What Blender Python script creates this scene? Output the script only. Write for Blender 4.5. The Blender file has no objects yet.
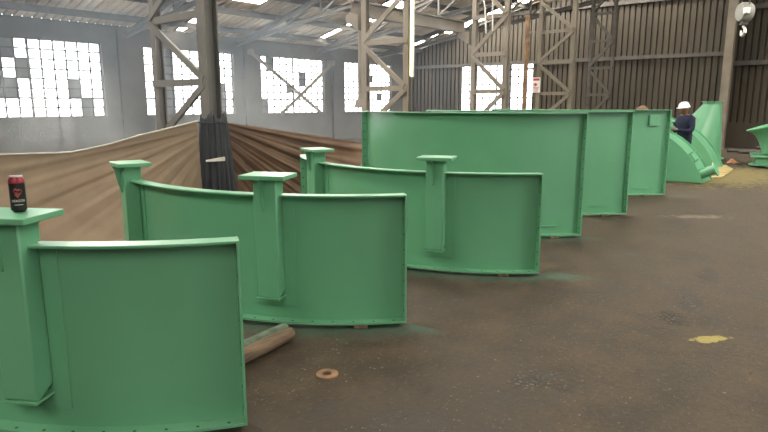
import bpy, bmesh, math, random
from mathutils import Vector, Matrix
rnd = random.Random(7)
PI = math.pi
sc = bpy.context.scene
COL = sc.collection

# ------------------------------------------------------------------ materials
def new_mat(name):
    m = bpy.data.materials.new(name); m.use_nodes = True
    nt = m.node_tree; b = nt.nodes['Principled BSDF']
    return m, nt, b

def mat(name, col, rough=.6, metal=0., noise=.12, scale=6., bump=0., bscale=40., spec=.5, col2=None, stretch=None):
    m, nt, b = new_mat(name)
    b.inputs['Roughness'].default_value = rough
    b.inputs['Metallic'].default_value = metal
    b.inputs['Specular IOR Level'].default_value = spec
    tc = nt.nodes.new('ShaderNodeTexCoord')
    mp = nt.nodes.new('ShaderNodeMapping'); nt.links.new(tc.outputs['Object'], mp.inputs[0])
    if stretch: mp.inputs['Scale'].default_value = stretch
    n = nt.nodes.new('ShaderNodeTexNoise'); n.inputs['Scale'].default_value = scale; n.inputs['Detail'].default_value = 5
    nt.links.new(mp.outputs[0], n.inputs['Vector'])
    r = nt.nodes.new('ShaderNodeValToRGB')
    c2 = col2 or tuple(c*(1-noise*2) for c in col)
    r.color_ramp.elements[0].color = (*c2, 1); r.color_ramp.elements[0].position = .3
    r.color_ramp.elements[1].color = (*[min(1, c*(1+noise*.6)) for c in col], 1); r.color_ramp.elements[1].position = .7
    nt.links.new(n.outputs[0], r.inputs[0]); nt.links.new(r.outputs[0], b.inputs['Base Color'])
    if bump:
        n2 = nt.nodes.new('ShaderNodeTexNoise'); n2.inputs['Scale'].default_value = bscale; n2.inputs['Detail'].default_value = 6
        nt.links.new(mp.outputs[0], n2.inputs['Vector'])
        bp = nt.nodes.new('ShaderNodeBump'); bp.inputs['Strength'].default_value = bump; bp.inputs['Distance'].default_value = .02
        nt.links.new(n2.outputs[0], bp.inputs['Height']); nt.links.new(bp.outputs[0], b.inputs['Normal'])
    return m

def emit_mat(name, col, s):
    m, nt, b = new_mat(name)
    b.inputs['Base Color'].default_value = (*col, 1)
    b.inputs['Emission Color'].default_value = (*col, 1); b.inputs['Emission Strength'].default_value = s
    return m

M = {}
M['green'] = mat('green_paint', (.122, .335, .188), .28, noise=.035, scale=2.2, bump=.05, bscale=9, spec=.5)
M['hole'] = mat('bolt_hole', (.03, .09, .055), .8, noise=.1)
M['wall'] = mat('plaster_wall', (.095, .086, .078), .9, noise=.14, scale=1.3, bump=.3, bscale=12)
M['steel'] = mat('column_steel', (.19, .158, .122), .62, noise=.16, scale=2, bump=.1)
M['hsteel'] = mat('hazed_steel', (.125, .118, .105), .65, noise=.16, scale=2)  # column steel darkened and greyed, painting haze onto the first column
M['dsteel'] = mat('dark_steel', (.075, .066, .058), .7, noise=.2, scale=5)
M['clad'] = mat('wall_cladding', (.050, .038, .024), .62, noise=.22, scale=1.1, stretch=(1, 1, .25))
M['roof'] = mat('roof_sheet', (.52, .41, .28), .6, noise=.18, scale=1.2)
M['sky'] = emit_mat('skylight_sheet', (1., .95, .84), 20.)
M['tube'] = emit_mat('strip_light', (1., .88, .48), 1.1)
M['board'] = mat('blanked_pane', (.16, .17, .18), .8)
M['wood'] = mat('timber', (.20, .135, .085), .85, noise=.3, scale=9, bump=.4, bscale=25, stretch=(.25, 2, 2))
M['gwood'] = mat('timber_overspray', (.14, .19, .13), .85, noise=.3, scale=7, bump=.4, bscale=25)
M['ply'] = mat('plywood', (.36, .27, .11), .85, noise=.2, scale=4)
M['rust'] = mat('rusty_pipe', (.24, .135, .075), .75, noise=.3, scale=9)
M['rope'] = mat('rope', (.55, .52, .47), .9)
M['white'] = mat('white_plastic', (.8, .8, .77), .35, noise=.03)
M['navy'] = mat('navy_cloth', (.004, .009, .032), .9, noise=.25, scale=18)
M['skin'] = mat('skin', (.14, .065, .04), .55, noise=.1, scale=20)
M['boot'] = mat('boot_leather', (.02, .017, .015), .6)
M['cap'] = mat('orange_cap', (.14, .07, .035), .7)
M['hoist'] = mat('hoist_shell', (.26, .25, .23), .5, noise=.1)
M['chrome'] = mat('bright_steel', (.55, .53, .5), .38, metal=1., noise=.05)
M['can_body'] = mat('can_black', (.022, .02, .022), .32, metal=.4, noise=.08)
M['can_red'] = mat('can_red', (.27, .03, .045), .35, metal=.4, noise=.08)
M['alu'] = mat('aluminium', (.42, .41, .42), .4, metal=1., noise=.04)
M['label_white'] = mat('label_white', (.75, .73, .7), .5, noise=.03)
M['emblem'] = mat('emblem_red', (.30, .05, .045), .5, noise=.1)
M['sign_red'] = mat('sign_red', (.5, .06, .04), .6)
M['rag'] = mat('orange_rag', (.45, .2, .11), .9)
M['grit'] = mat('grit', (.15, .125, .095), .9, noise=.3, scale=60)

# panes: dusty glass, mostly see-through
m, nt, b = new_mat('dusty_glass')
nt.nodes.remove(b)
out = nt.nodes['Material Output']
tr = nt.nodes.new('ShaderNodeBsdfTransparent'); tr.inputs[0].default_value = (.95, .96, .97, 1)
tl = nt.nodes.new('ShaderNodeBsdfTranslucent'); tl.inputs[0].default_value = (.8, .8, .78, 1)
mx = nt.nodes.new('ShaderNodeMixShader'); mx.inputs[0].default_value = .22
nt.links.new(tr.outputs[0], mx.inputs[1]); nt.links.new(tl.outputs[0], mx.inputs[2]); nt.links.new(mx.outputs[0], out.inputs[0])
M['glass'] = m

# tarpaulin: woven cloth that lets some light through
def cloth(name, c1, c2, trans):
    m, nt, b = new_mat(name)
    out = nt.nodes['Material Output']
    b.inputs['Roughness'].default_value = .7
    tc = nt.nodes.new('ShaderNodeTexCoord')
    n = nt.nodes.new('ShaderNodeTexNoise'); n.inputs['Scale'].default_value = 2.5; n.inputs['Detail'].default_value = 6
    nt.links.new(tc.outputs['Object'], n.inputs['Vector'])
    r = nt.nodes.new('ShaderNodeValToRGB')
    r.color_ramp.elements[0].color = (*c1, 1); r.color_ramp.elements[1].color = (*c2, 1)
    r.color_ramp.elements[0].position = .35; r.color_ramp.elements[1].position = .65
    nt.links.new(n.outputs[0], r.inputs[0]); nt.links.new(r.outputs[0], b.inputs['Base Color'])
    t = nt.nodes.new('ShaderNodeBsdfTranslucent'); nt.links.new(r.outputs[0], t.inputs[0])
    x = nt.nodes.new('ShaderNodeMixShader'); x.inputs[0].default_value = trans
    nt.links.new(b.outputs[0], x.inputs[1]); nt.links.new(t.outputs[0], x.inputs[2]); nt.links.new(x.outputs[0], out.inputs[0])
    return m
M['tarp'] = cloth('brown_tarp', (.26, .19, .13), (.32, .24, .165), .4)
M['tarp_dark'] = cloth('dark_brown_tarp', (.17, .105, .065), (.22, .14, .088), .5)
M['shade'] = cloth('black_shade_cloth', (.022, .024, .03), (.035, .038, .045), .15)

# floor: oily dirt-covered concrete
def floor_mat():
    m, nt, b = new_mat('dirt_floor')
    N = nt.nodes; L = nt.links
    tc = N.new('ShaderNodeTexCoord')
    def noise(scale, detail=6, rough=.6):
        n = N.new('ShaderNodeTexNoise'); n.inputs['Scale'].default_value = scale
        n.inputs['Detail'].default_value = detail; n.inputs['Roughness'].default_value = rough
        L.new(tc.outputs['Object'], n.inputs['Vector']); return n
    def ramp(src, p0, p1, c0=(0, 0, 0, 1), c1=(1, 1, 1, 1)):
        if p0 > p1: p0, p1, c0, c1 = p1, p0, c1, c0
        r = N.new('ShaderNodeValToRGB'); r.color_ramp.elements[0].position = p0; r.color_ramp.elements[1].position = p1
        r.color_ramp.elements[0].color = c0; r.color_ramp.elements[1].color = c1
        L.new(src, r.inputs[0]); return r
    def mixc(fac, a, bcol):
        x = N.new('ShaderNodeMix'); x.data_type = 'RGBA'
        L.new(fac, x.inputs[0])
        if isinstance(a, tuple): x.inputs[6].default_value = (*a, 1)
        else: L.new(a, x.inputs[6])
        if isinstance(bcol, tuple): x.inputs[7].default_value = (*bcol, 1)
        else: L.new(bcol, x.inputs[7])
        return x.outputs[2]
    def math_(op, a, bb=None, clamp=False):
        x = N.new('ShaderNodeMath'); x.operation = op; x.use_clamp = clamp
        if isinstance(a, (int, float)): x.inputs[0].default_value = a
        else: L.new(a, x.inputs[0])
        if bb is not None:
            if isinstance(bb, (int, float)): x.inputs[1].default_value = bb
            else: L.new(bb, x.inputs[1])
        return x.outputs[0]
    big = noise(.55, 5); mid = noise(3.2, 7, .65); fine = noise(30, 6, .75)
    base = ramp(mid.outputs[0], .36, .66, (.032, .0245, .016, 1), (.076, .056, .037, 1)).outputs[0]
    dk = ramp(big.outputs[0], .42, .62)
    base = mixc(math_('MULTIPLY', dk.outputs[0], .35), base, (.062, .052, .043))
    fr = ramp(fine.outputs[0], .57, .68)
    base = mixc(math_('MULTIPLY', fr.outputs[0], .45), base, (.17, .135, .10))
    fr2 = ramp(fine.outputs[0], .44, .32)
    base = mixc(math_('MULTIPLY', fr2.outputs[0], .5), base, (.022, .018, .014))
    wob = noise(7, 6, .7)
    def spot(x, y, rx, ry, col, strength, rot=0., sharp=.5):
        nonlocal base
        mp = N.new('ShaderNodeMapping'); mp.vector_type = 'TEXTURE'
        mp.inputs['Location'].default_value = (x, y, 0); mp.inputs['Rotation'].default_value = (0, 0, rot); mp.inputs['Scale'].default_value = (rx, ry, 1)
        L.new(tc.outputs['Object'], mp.inputs[0])
        ln = N.new('ShaderNodeVectorMath'); ln.operation = 'LENGTH'; L.new(mp.outputs[0], ln.inputs[0])
        d = math_('ADD', ln.outputs['Value'], math_('MULTIPLY', math_('SUBTRACT', wob.outputs[0], .5), 3.2))
        f = ramp(d, 1., max(0., 1.-sharp))
        base = mixc(math_('MULTIPLY', f.outputs[0], strength), base, col)
    spot(3.08, 1.42, .17, .09, (.030, .027, .024), .85, -.5)
    spot(3.10, 1.26, .06, .09, (.030, .027, .024), .7)
    spot(4.73, 1.10, .20, .10, (.028, .025, .022), .85, .6)
    spot(5.20, 1.06, .28, .11, (.035, .03, .026), .75, .2)
    spot(6.17, 1.14, .35, .12, (.035, .03, .026), .6, .2)
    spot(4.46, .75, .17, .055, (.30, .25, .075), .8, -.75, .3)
    spot(2.6, 1.5, .9, .5, (.055, .047, .04), .45, .4)
    spot(1.9, 1.9, .8, .5, (.05, .043, .036), .5, -.6)
    spot(15.3, 2.6, 2.6, 1.3, (.20, .16, .055), .6, 0, .5)  # yellowish floor area, its lightness also painting in sunlit ground
    spot(9.35, 1.95, .5, .16, (.20, .165, .12), .5, -.9, .6); spot(8.6, 2.0, .5, .2, (.03, .026, .022), .5, .3)  # pale spot: streak of light painted into the floor colour; then a dark spot
    # green overspray left round the foot of the small curved panels
    for (cx, cy) in ((2.897, 4.182), (4.703, 4.313), (6.705, 3.972), (8.387, 4.474)):
        vd = N.new('ShaderNodeVectorMath'); vd.operation = 'DISTANCE'
        L.new(tc.outputs['Object'], vd.inputs[0]); vd.inputs[1].default_value = (cx, cy, 0)
        a = math_('ABSOLUTE', math_('SUBTRACT', vd.outputs['Value'], 2.30))
        d = math_('ADD', a, math_('MULTIPLY', math_('SUBTRACT', wob.outputs[0], .5), .5))
        f = ramp(d, .20, .02)
        sb = N.new('ShaderNodeVectorMath'); sb.operation = 'SUBTRACT'; L.new(tc.outputs['Object'], sb.inputs[0]); sb.inputs[1].default_value = (cx, cy, 0)
        dt = N.new('ShaderNodeVectorMath'); dt.operation = 'DOT_PRODUCT'; L.new(sb.outputs[0], dt.inputs[0]); dt.inputs[1].default_value = (math.cos(math.radians(186)), math.sin(math.radians(186)), 0)
        gate = math_('GREATER_THAN', dt.outputs['Value'], 1.52)
        f = ramp(math_('MULTIPLY', f.outputs[0], gate), 0, 1)
        base = mixc(math_('MULTIPLY', f.outputs[0], .6), base, (.045, .10, .07))
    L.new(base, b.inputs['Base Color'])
    rr = ramp(mid.outputs[0], .3, .7, (.62, .62, .62, 1), (.85, .85, .85, 1))
    L.new(rr.outputs[0], b.inputs['Roughness'])
    b.inputs['Specular IOR Level'].default_value = .22
    bp = N.new('ShaderNodeBump'); bp.inputs['Strength'].default_value = .5; bp.inputs['Distance'].default_value = .02
    h = math_('ADD', mid.outputs[0], math_('MULTIPLY', fine.outputs[0], .5))
    L.new(h, bp.inputs['Height']); L.new(bp.outputs[0], b.inputs['Normal'])
    return m
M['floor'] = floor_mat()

# ------------------------------------------------------------------ mesh helpers
class MB:
    def __init__(s): s.v = []; s.f = []; s.mi = []
    def add(s, vs, fs, mi=0, mtx=None):
        o = len(s.v)
        for p in vs:
            p = Vector(p); s.v.append(tuple(mtx @ p) if mtx else tuple(p))
        for f in fs: s.f.append([o+i for i in f]); s.mi.append(mi)
        return s
    def box(s, x0, y0, z0, x1, y1, z1, mi=0, mtx=None):
        vs = [(x, y, z) for x in (x0, x1) for y in (y0, y1) for z in (z0, z1)]
        return s.add(vs, [(0, 1, 3, 2), (4, 6, 7, 5), (0, 4, 5, 1), (2, 3, 7, 6), (0, 2, 6, 4), (1, 5, 7, 3)], mi, mtx)
    def bar(s, a, b, w, h, up=(0, 0, 1), mi=0):
        a = Vector(a); b = Vector(b); d = (b-a).normalized(); u = Vector(up)
        if abs(d.dot(u)) > .98: u = Vector((0, 1, 0))
        x = d.cross(u).normalized(); y = x.cross(d)
        vs = []
        for p in (a, b):
            for i, j in ((-1, -1), (1, -1), (1, 1), (-1, 1)): vs.append(p+x*(w/2*i)+y*(h/2*j))
        return s.add(vs, [(3, 2, 1, 0), (4, 5, 6, 7), (0, 1, 5, 4), (1, 2, 6, 5), (2, 3, 7, 6), (3, 0, 4, 7)], mi)
    def hbeam(s, a, b, w, h, tf=.018, tw=.012, up=(0, 0, 1)):
        a = Vector(a); b = Vector(b); d = (b-a).normalized(); u = Vector(up)
        if abs(d.dot(u)) > .98: u = Vector((0, 1, 0))
        x = d.cross(u).normalized(); y = x.cross(d)
        s.bar(a+y*(h/2-tf/2), b+y*(h/2-tf/2), w, tf, u); s.bar(a-y*(h/2-tf/2), b-y*(h/2-tf/2), w, tf, u)
        return s.bar(a, b, tw, h-tf*2, u)
    def tube(s, pts, r, n=10, cap=True, mi=0):
        pts = [Vector(p) for p in pts]; rs = r if isinstance(r, (list, tuple)) else [r]*len(pts)
        o = len(s.v); prev = None
        for i, p in enumerate(pts):
            d = (pts[min(i+1, len(pts)-1)]-pts[max(i-1, 0)]).normalized()
            if prev is None:
                x = d.cross(Vector((0, 0, 1)))
                if x.length < .01: x = d.cross(Vector((0, 1, 0)))
            else: x = prev-d*prev.dot(d)
            x.normalize(); prev = x; y = d.cross(x)
            for k in range(n):
                a = 2*PI*k/n; s.v.append(tuple(p+x*(rs[i]*math.cos(a))+y*(rs[i]*math.sin(a))))
        for i in range(len(pts)-1):
            for k in range(n):
                k2 = (k+1) % n
                s.f.append([o+i*n+k, o+i*n+k2, o+(i+1)*n+k2, o+(i+1)*n+k]); s.mi.append(mi)
        if cap:
            s.f.append([o+k for k in range(n)][::-1]); s.mi.append(mi)
            s.f.append([o+(len(pts)-1)*n+k for k in range(n)]); s.mi.append(mi)
        return s
    def lathe(s, prof, n=24, mi=0, mtx=None, cap=True):
        vs = []; fs = []
        for r, z in prof:
            for k in range(n): vs.append((r*math.cos(2*PI*k/n), r*math.sin(2*PI*k/n), z))
        for i in range(len(prof)-1):
            for k in range(n):
                k2 = (k+1) % n; fs.append((i*n+k, i*n+k2, (i+1)*n+k2, (i+1)*n+k))
        if cap:
            fs.append(tuple(range(n))[::-1]); fs.append(tuple((len(prof)-1)*n+k for k in range(n)))
        return s.add(vs, fs, mi, mtx)
    def prism(s, poly, z0, z1, mi=0, mtx=None):
        n = len(poly)
        vs = [(*p, z0) for p in poly]+[(*p, z1) for p in poly]
        fs = [tuple(range(n))[::-1], tuple(range(n, 2*n))]+[(i, (i+1) % n, n+(i+1) % n, n+i) for i in range(n)]
        return s.add(vs, fs, mi, mtx)
    def arc(s, cx, r0, r1, a0, a1, z0, z1, n=28, mi=0):
        # ring segment between radii r0 < r1 about (cx, 0), heights z0..z1
        vs = []; fs = []
        for i in range(n+1):
            a = a0+(a1-a0)*i/n; c, q = math.cos(a), math.sin(a)
            vs += [(cx+r0*c, r0*q, z0), (cx+r1*c, r1*q, z0), (cx+r1*c, r1*q, z1), (cx+r0*c, r0*q, z1)]
        for i in range(n):
            b = 4*i
            for j in range(4):
                k = (j+1) % 4; fs.append((b+j, b+k, b+4+k, b+4+j))
        fs.append((0, 3, 2, 1)); e = 4*n; fs.append((e, e+1, e+2, e+3))
        return s.add(vs, fs, mi)
    def build(s, name, mats, parent=None, smooth=True, bevel=0., angle=35):
        me = bpy.data.meshes.new(name); me.from_pydata(s.v, [], s.f)
        for m in (mats if isinstance(mats, (list, tuple)) else [mats]): me.materials.append(m)
        for p, i in zip(me.polygons, s.mi): p.material_index = i
        bm = bmesh.new(); bm.from_mesh(me)
        bmesh.ops.recalc_face_normals(bm, faces=bm.faces)
        bm.to_mesh(me); bm.free()
        if smooth: me.shade_smooth(); me.set_sharp_from_angle(angle=math.radians(angle))
        o = bpy.data.objects.new(name, me); COL.objects.link(o)
        if parent: o.parent = parent
        if bevel:
            b = o.modifiers.new('bevel', 'BEVEL'); b.width = bevel; b.segments = 2; b.limit_method = 'ANGLE'
        return o

def empty(name, loc=(0, 0, 0), rz=0.):
    o = bpy.data.objects.new(name, None); o.location = loc; o.rotation_euler = (0, 0, rz)
    o.empty_display_size = .2; COL.objects.link(o); return o
def tag(o, label, cat, group=None, kind=None):
    o['label'] = label; o['category'] = cat
    if group: o['group'] = group
    if kind: o['kind'] = kind
    return o
def struct(o): o['kind'] = 'structure'; return o
def copy_tree(o, parent=None):
    c = o.copy(); COL.objects.link(c)
    if parent: c.parent = parent
    for ch in [x for x in bpy.data.objects if x.parent == o]: copy_tree(ch, c)
    return c

# hall axes: X runs along the windowed wall, Y towards it, Z up; the photographer stands at the origin
XF, XB, YL, YR = 24., -8., 18.5, -14.5
RP = .26
def roofz(y): return 3.93+RP*(YL-y) if y > 2 else 3.93+RP*(YL-2)-RP*(2-y)

# ------------------------------------------------------------------ setting
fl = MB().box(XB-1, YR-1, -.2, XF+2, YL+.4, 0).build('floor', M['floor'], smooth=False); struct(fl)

WIN = [(.9, 4.1), (5.55, 8.95), (10.3, 13.75), (15.0, 18.35), (19.6, 22.85)]
SILL, HEAD = 1.20, 3.36
wl = MB()
wl.box(XB, YL, 0, XF+.2, YL+.24, SILL); wl.box(XB, YL, HEAD, XF+.2, YL+.24, 3.922)
xs = [XB]+[v for w in WIN for v in w]+[XF+.2]
for i in range(0, len(xs), 2): wl.box(xs[i], YL, SILL, xs[i+1], YL+.24, HEAD)
for i in range(0, len(xs), 2):
    mid = (xs[i]+xs[i+1])/2
    if 0 < mid < 23: wl.box(mid-.2, YL-.1, 0, mid+.2, YL, 3.90)
wl.box(XB, YL-.04, SILL-.09, XF, YL, SILL-.01)
struct(wl.build('wall_left', M['wall'], smooth=False))

def window(idx, x0, x1, z0, z1, ncol, nrow, blanks, heavy, axis='x', y=YL, thick=()):
    """steel window: frame bars, one sheet of panes, boarded panes"""
    root = empty('window_%d' % idx, ((x0+x1)/2, y+.1, z0) if axis == 'x' else (y+.05, (x0+x1)/2, z0)); struct(root)
    T = (lambda a, d, z: (a-(x0+x1)/2, d, z-z0)) if axis == 'x' else (lambda a, d, z: (d, a-(x0+x1)/2, z-z0))
    fr = MB()
    def bx(a0, a1, d0, d1, c0, c1, mb):
        p = T(a0, d0, c0); q = T(a1, d1, c1)
        mb.box(min(p[0], q[0]), min(p[1], q[1]), p[2], max(p[0], q[0]), max(p[1], q[1]), q[2])
    cw = (x1-x0)/ncol; rh = (z1-z0)/nrow
    for i in range(ncol+1):
        w = .07 if i in (0, ncol) or i in heavy else .042
        xx = x0+cw*i
        if i not in thick: bx(max(x0, xx-w/2), min(x1, xx+w/2), -.02, .02, z0, z1, fr)
    for j in range(nrow+1):
        w = .05 if j in (0, nrow) else (.055 if j == 2 else .040)
        zz = z0+rh*j
        bx(x0, x1, -.02, .02, max(z0, zz-w/2), min(z1, zz+w/2), fr)
    fr.build('window_frame', M['dsteel'], root, smooth=False)
    g = MB(); bd = MB()
    for i in range(ncol):
        for j in range(nrow):
            k = 'b' if (i, j) in blanks else 'g'
            bx(x0+cw*i, x0+cw*(i+1), .022 if k == 'b' else -.002, .035 if k == 'b' else .002, z0+rh*j, z0+rh*(j+1), bd if k == 'b' else g)
    g.build('pane', M['glass'], root, smooth=False)
    if bd.v: bd.build('blanked_pane', M['board'], root, smooth=False)
    return root

# column 0 is the left end, row 0 the bottom
b1 = {(i, j) for i in (0, 1, 2) for j in (6, 7)}|{(0, 4), (0, 5), (1, 4), (1, 5), (3, 4), (3, 5), (1, 2), (1, 3), (2, 2), (2, 3), (7, 2), (7, 3), (8, 0), (8, 1)}
window(1, *WIN[1], SILL, HEAD, 10, 8, b1, (4,))
window(2, *WIN[2], SILL, HEAD, 10, 8, {(1, j) for j in range(8)}|{(2, j) for j in range(8)}|{(8, j) for j in range(4)}, (3, 7))
window(3, *WIN[3], SILL, HEAD, 10, 8, {(0, 0), (0, 1), (4, 3), (6, 5), (6, 4), (1, 6), (1, 7)}, (5,))
window(4, *WIN[4], SILL, HEAD, 10, 8, {(5, 5), (7, 2)}, (5,))
window(5, *WIN[0], SILL, HEAD, 10, 8, set(), (5,))

def corrugated(mb, T, a0, a1, zlo, zhi, pitch=.21, depth=.065):
    """ribbed sheet: T(a, d, z) places along-position a, depth d, height z; zlo/zhi functions of a"""
    n = max(1, int(round((a1-a0)/pitch))); p = (a1-a0)/n
    prof = []
    for i in range(n):
        s = a0+i*p
        prof += [(s, 0), (s+p*.70, 0), (s+p*.78, depth), (s+p*.93, depth)]
    prof.append((a1, 0))
    vs = []; fs = []
    for a, d in prof: vs += [T(a, d, zlo(a)), T(a, d, zhi(a))]
    for i in range(len(prof)-1): fs.append((2*i, 2*i+2, 2*i+3, 2*i+1))
    mb.add(vs, fs)

WF = (11.75, 15.25); WFZ = (1.22, 3.32)
wf = MB(); TF = lambda a, d, z: (XF+d, a, z)
rz = lambda a: roofz(a)-.02
corrugated(wf, TF, 4.6, WF[0], lambda a: .75, rz); corrugated(wf, TF, WF[1], YL, lambda a: .75, lambda a: rz(a))
corrugated(wf, TF, WF[0], WF[1], lambda a: WFZ[1], rz); corrugated(wf, TF, WF[0], WF[1], lambda a: .75, lambda a: WFZ[0])
wf.box(XF-.03, 4.6, 0, XF+.1, YL, .75)
# the bay right of the wall column is set back
TF2 = lambda a, d, z: (XF+1.2+d, a, z)
corrugated(wf, TF2, YR, 4.9, lambda a: .9, rz)
wf.box(XF+1.15, YR, 0, XF+1.3, 4.9, .9)
wf.box(XF, 4.55, 0, XF+1.3, 4.65, 7.6)
struct(wf.build('wall_far', M['clad'], smooth=False))
window(6, *WF, *WFZ, 10, 7, {(3, j) for j in range(7)}, (5,), axis='y', y=XF)
gt = MB()
for z in (3.28, 5.3, 7.2):
    gt.box(XF-.1, 4.6, z-.07, XF-.002, (YL if z < 4 else YL-(z-3.93)/RP-.3), z+.07)
for z in (3.0, 4.9): gt.box(XF+1.05, YR, z-.08, XF+1.148, 4.5, z+.08)
struct(gt.build('trim_1', M['dsteel'], smooth=False))

wr = MB(); wr.box(XB, YR-.24, 0, XF+1.3, YR, 1.2); wr.box(XB, YR-.24, 3.3, XF+1.3, YR, 4.0)
for i in range(9): wr.box(XB+i*4-1.5, YR-.24, 1.2, XB+i*4+1.5, YR, 3.3)
struct(wr.build('wall_right', M['wall'], smooth=False))
wb = MB(); wb.box(XB-.2, -14.5, 0, XB, YL, 8.3)
struct(wb.build('wall_back', M['clad'], smooth=False))

# roof sheets with slots for the skylights (left out bay by bay)
SKY = [(-5.2, 1.1), (.45, 1.1), (6.1, 1.1), (11.6, 1.1), (17.0, 1.1), (22.3, 1.1)]
rf = MB()
def TR(y_hi, y_lo):
    return lambda a, d, y: (a, y, roofz(y)+d)
corrugated(rf, TR(0, 0), XB-.3, XF+1.6, lambda a: 2., lambda a: YL+.1, pitch=.25, depth=.05)
corrugated(rf, TR(0, 0), XB-.3, XF+1.6, lambda a: YR-.3, lambda a: 2., pitch=.25, depth=.05)
struct(rf.build('ceiling', M['roof'], smooth=False))

def skylight(x0, w, ya, yb, label, group):
    ym = (ya+yb)/2
    root = empty('skylight', (x0+w/2, ym, roofz(ym)-.03)); tag(root, label, 'skylight', group)
    sh = MB(); fr = MB()
    P = lambda x, y, dz: (x-(x0+w/2), y-ym, roofz(y)-roofz(ym)+dz)
    sh.add([P(x, y, dz) for dz in (0, .012) for x, y in ((x0, ya), (x0+w, ya), (x0+w, yb), (x0, yb))],
           [(0, 3, 2, 1), (4, 5, 6, 7), (0, 1, 5, 4), (1, 2, 6, 5), (2, 3, 7, 6), (3, 0, 4, 7)])
    sh.build('skylight_sheet', M['sky'], root, smooth=False)
    for xx in (x0-.02, x0+w+.02): fr.bar(P(xx, ya, .0), P(xx, yb, .0), .04, .05)
    fr.build('skylight_frame', M['dsteel'], root, smooth=False)
    return root
names = ['skylight sheet in the roof behind the photographer', 'skylight sheet high above the first green panels', 'skylight sheet above the tarpaulin at the left',
         'large bright skylight sheet at top edge of photo, left of the downpipe', 'bright skylight sheet seen between the legs of the second lattice column', 'skylight sheet in the roof by the far gable']
for (x, w), nm in zip(SKY, names):
    skylight(x, w, 4.5, 15.6, nm, 'roof skylights'); x == .45 or skylight(x, w, -8., 0., nm+', unseen, added on the right roof slope for light', 'roof skylights')  # right-slope sheets are out of view, added to light floor and panels
for x, ya, yb, nm in ((11.35, 17.3, 18.3, 'short glowing slot low in the roof beside the first lattice column'), (17.2, 15.9, 17.9, 'long thin glowing roof slot left of the second lattice column'),
                      (22.7, 15.75, 17.3, 'thin glowing roof slot right of the upright strip light')):
    skylight(x, .3, ya, yb, nm, 'narrow roof slots')

# ------------------------------------------------------------------ roof steel
for i, y in enumerate((17.6, 16.2, 14.8, 13.4, 12.0, 10.6, 9.2, 7.8, 6.0)):
    o = MB().hbeam((XB, y, roofz(y)-.12), (XF, y, roofz(y)-.12), .09, .18).build('roof_purlin', M['dsteel'], smooth=False)
    tag(o, 'dark steel purlin running along the underside of the left roof slope', 'purlin', 'roof purlins')
def roof_truss(x, z_low=3.75):
    r = empty('roof_truss', (x, YL-.1, 0))
    P = lambda y, z: (0, y-(YL-.1), z)
    top = lambda y: roofz(y)-.30
    bot = lambda y: z_low+(YL-y)*.135
    MB().hbeam(P(YL-.1, top(YL-.1)), P(2.2, top(2.2)), .12, .16).build('top_chord', M['dsteel'], r, smooth=False)
    MB().hbeam(P(YL-.1, bot(YL-.1)-.1), P(2.2, bot(2.2)), .12, .14).build('bottom_chord', M['dsteel'], r, smooth=False)
    ys = [17.2, 15.6, 14.0, 12.4, 10.8, 9.2, 7.6, 6.0]
    for k, y in enumerate(ys):
        MB().bar(P(y, bot(y)), P(y, top(y)), .07, .07, (1, 0, 0)).build('web_post', M['dsteel'], r, smooth=False)
        if k: MB().bar(P(ys[k-1], bot(ys[k-1])), P(y, top(y)), .06, .06, (1, 0, 0)).build('web_diagonal', M['dsteel'], r, smooth=False)
    return r
COLX = [.9, 5.1, 9.7, 13.8, 17.9, 21.6]
for x, w in zip(COLX, ('above the photographer', 'over the first lattice column', 'over the second lattice column', 'over the third lattice column', 'over the fourth lattice column', 'nearest the far gable')):
    tag(roof_truss(x), 'dark steel roof truss '+w, 'truss', 'roof trusses')

# ------------------------------------------------------------------ lattice columns
PER = .92; Z1 = 1.89
def lattice_column(x, ya, yb, label, corbel=False, tint='steel', leg=(.125, .125)):
    r = empty('lattice_column', (x, (ya+yb)/2, 0)); tag(r, label, 'column', 'lattice columns')
    h = (yb-ya)/2
    for s in (-1, 1):
        o = MB().hbeam((0, s*h, 0), (0, s*h, roofz((ya+yb)/2+s*h)-.36), leg[(s+1)//2], leg[(s+1)//2]*1.1, .02, .02, (1, 0, 0)).build('leg', M[tint], r, smooth=False)
    zs = [Z1+PER*k for k in range(-2, 6)]
    zs = [max(.08, z) for z in zs]
    for k, z in enumerate(zs):
        MB().bar((-.07, -h-.05, z), (-.07, h+.05, z), .05, .10, (0, 0, 1)).build('strut', M[tint], r, smooth=False)
        if k < len(zs)-1:
            s = 1 if k % 2 == 0 else -1       # the diagonals zigzag up the column
            MB().bar((-.10, -s*h, z+.04), (-.10, s*h, zs[k+1]-.04), .10, .04, (1, 0, 0)).build('brace', M[tint], r, smooth=False)
    MB().box(-.19, -h-.19, 0, .19, h+.19, .03).build('base_plate', M[tint], r, smooth=False)
    if corbel:
        MB().prism([(h+.11, 3.08), (h+.45, 3.28), (h+.45, 3.40), (h+.11, 3.40)], -.12, .12, mtx=Matrix(((0, 0, 1, 0), (1, 0, 0, 0), (0, 1, 0, 0), (0, 0, 0, 1)))).build('corbel', M[tint], r, smooth=False)
    return r
lattice_column(COLX[1], 7.42, 8.75, 'hazy thick lattice column at the tied middle of the tarpaulin', leg=(.20, .12), tint='hsteel')
lattice_column(COLX[2], 7.45, 8.55, 'steel lattice column behind the left end of the first tall green panel', True)
lattice_column(COLX[3], 7.50, 8.42, 'brown lattice column with corbel, standing before the far gable window', True)
lattice_column(COLX[4], 7.50, 8.55, 'pale lattice column carrying the red and white notice')
lattice_column(COLX[5], 7.62, 8.40, 'dark lattice column nearest the far gable', tint='dsteel', leg=(.11, .11))

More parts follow.
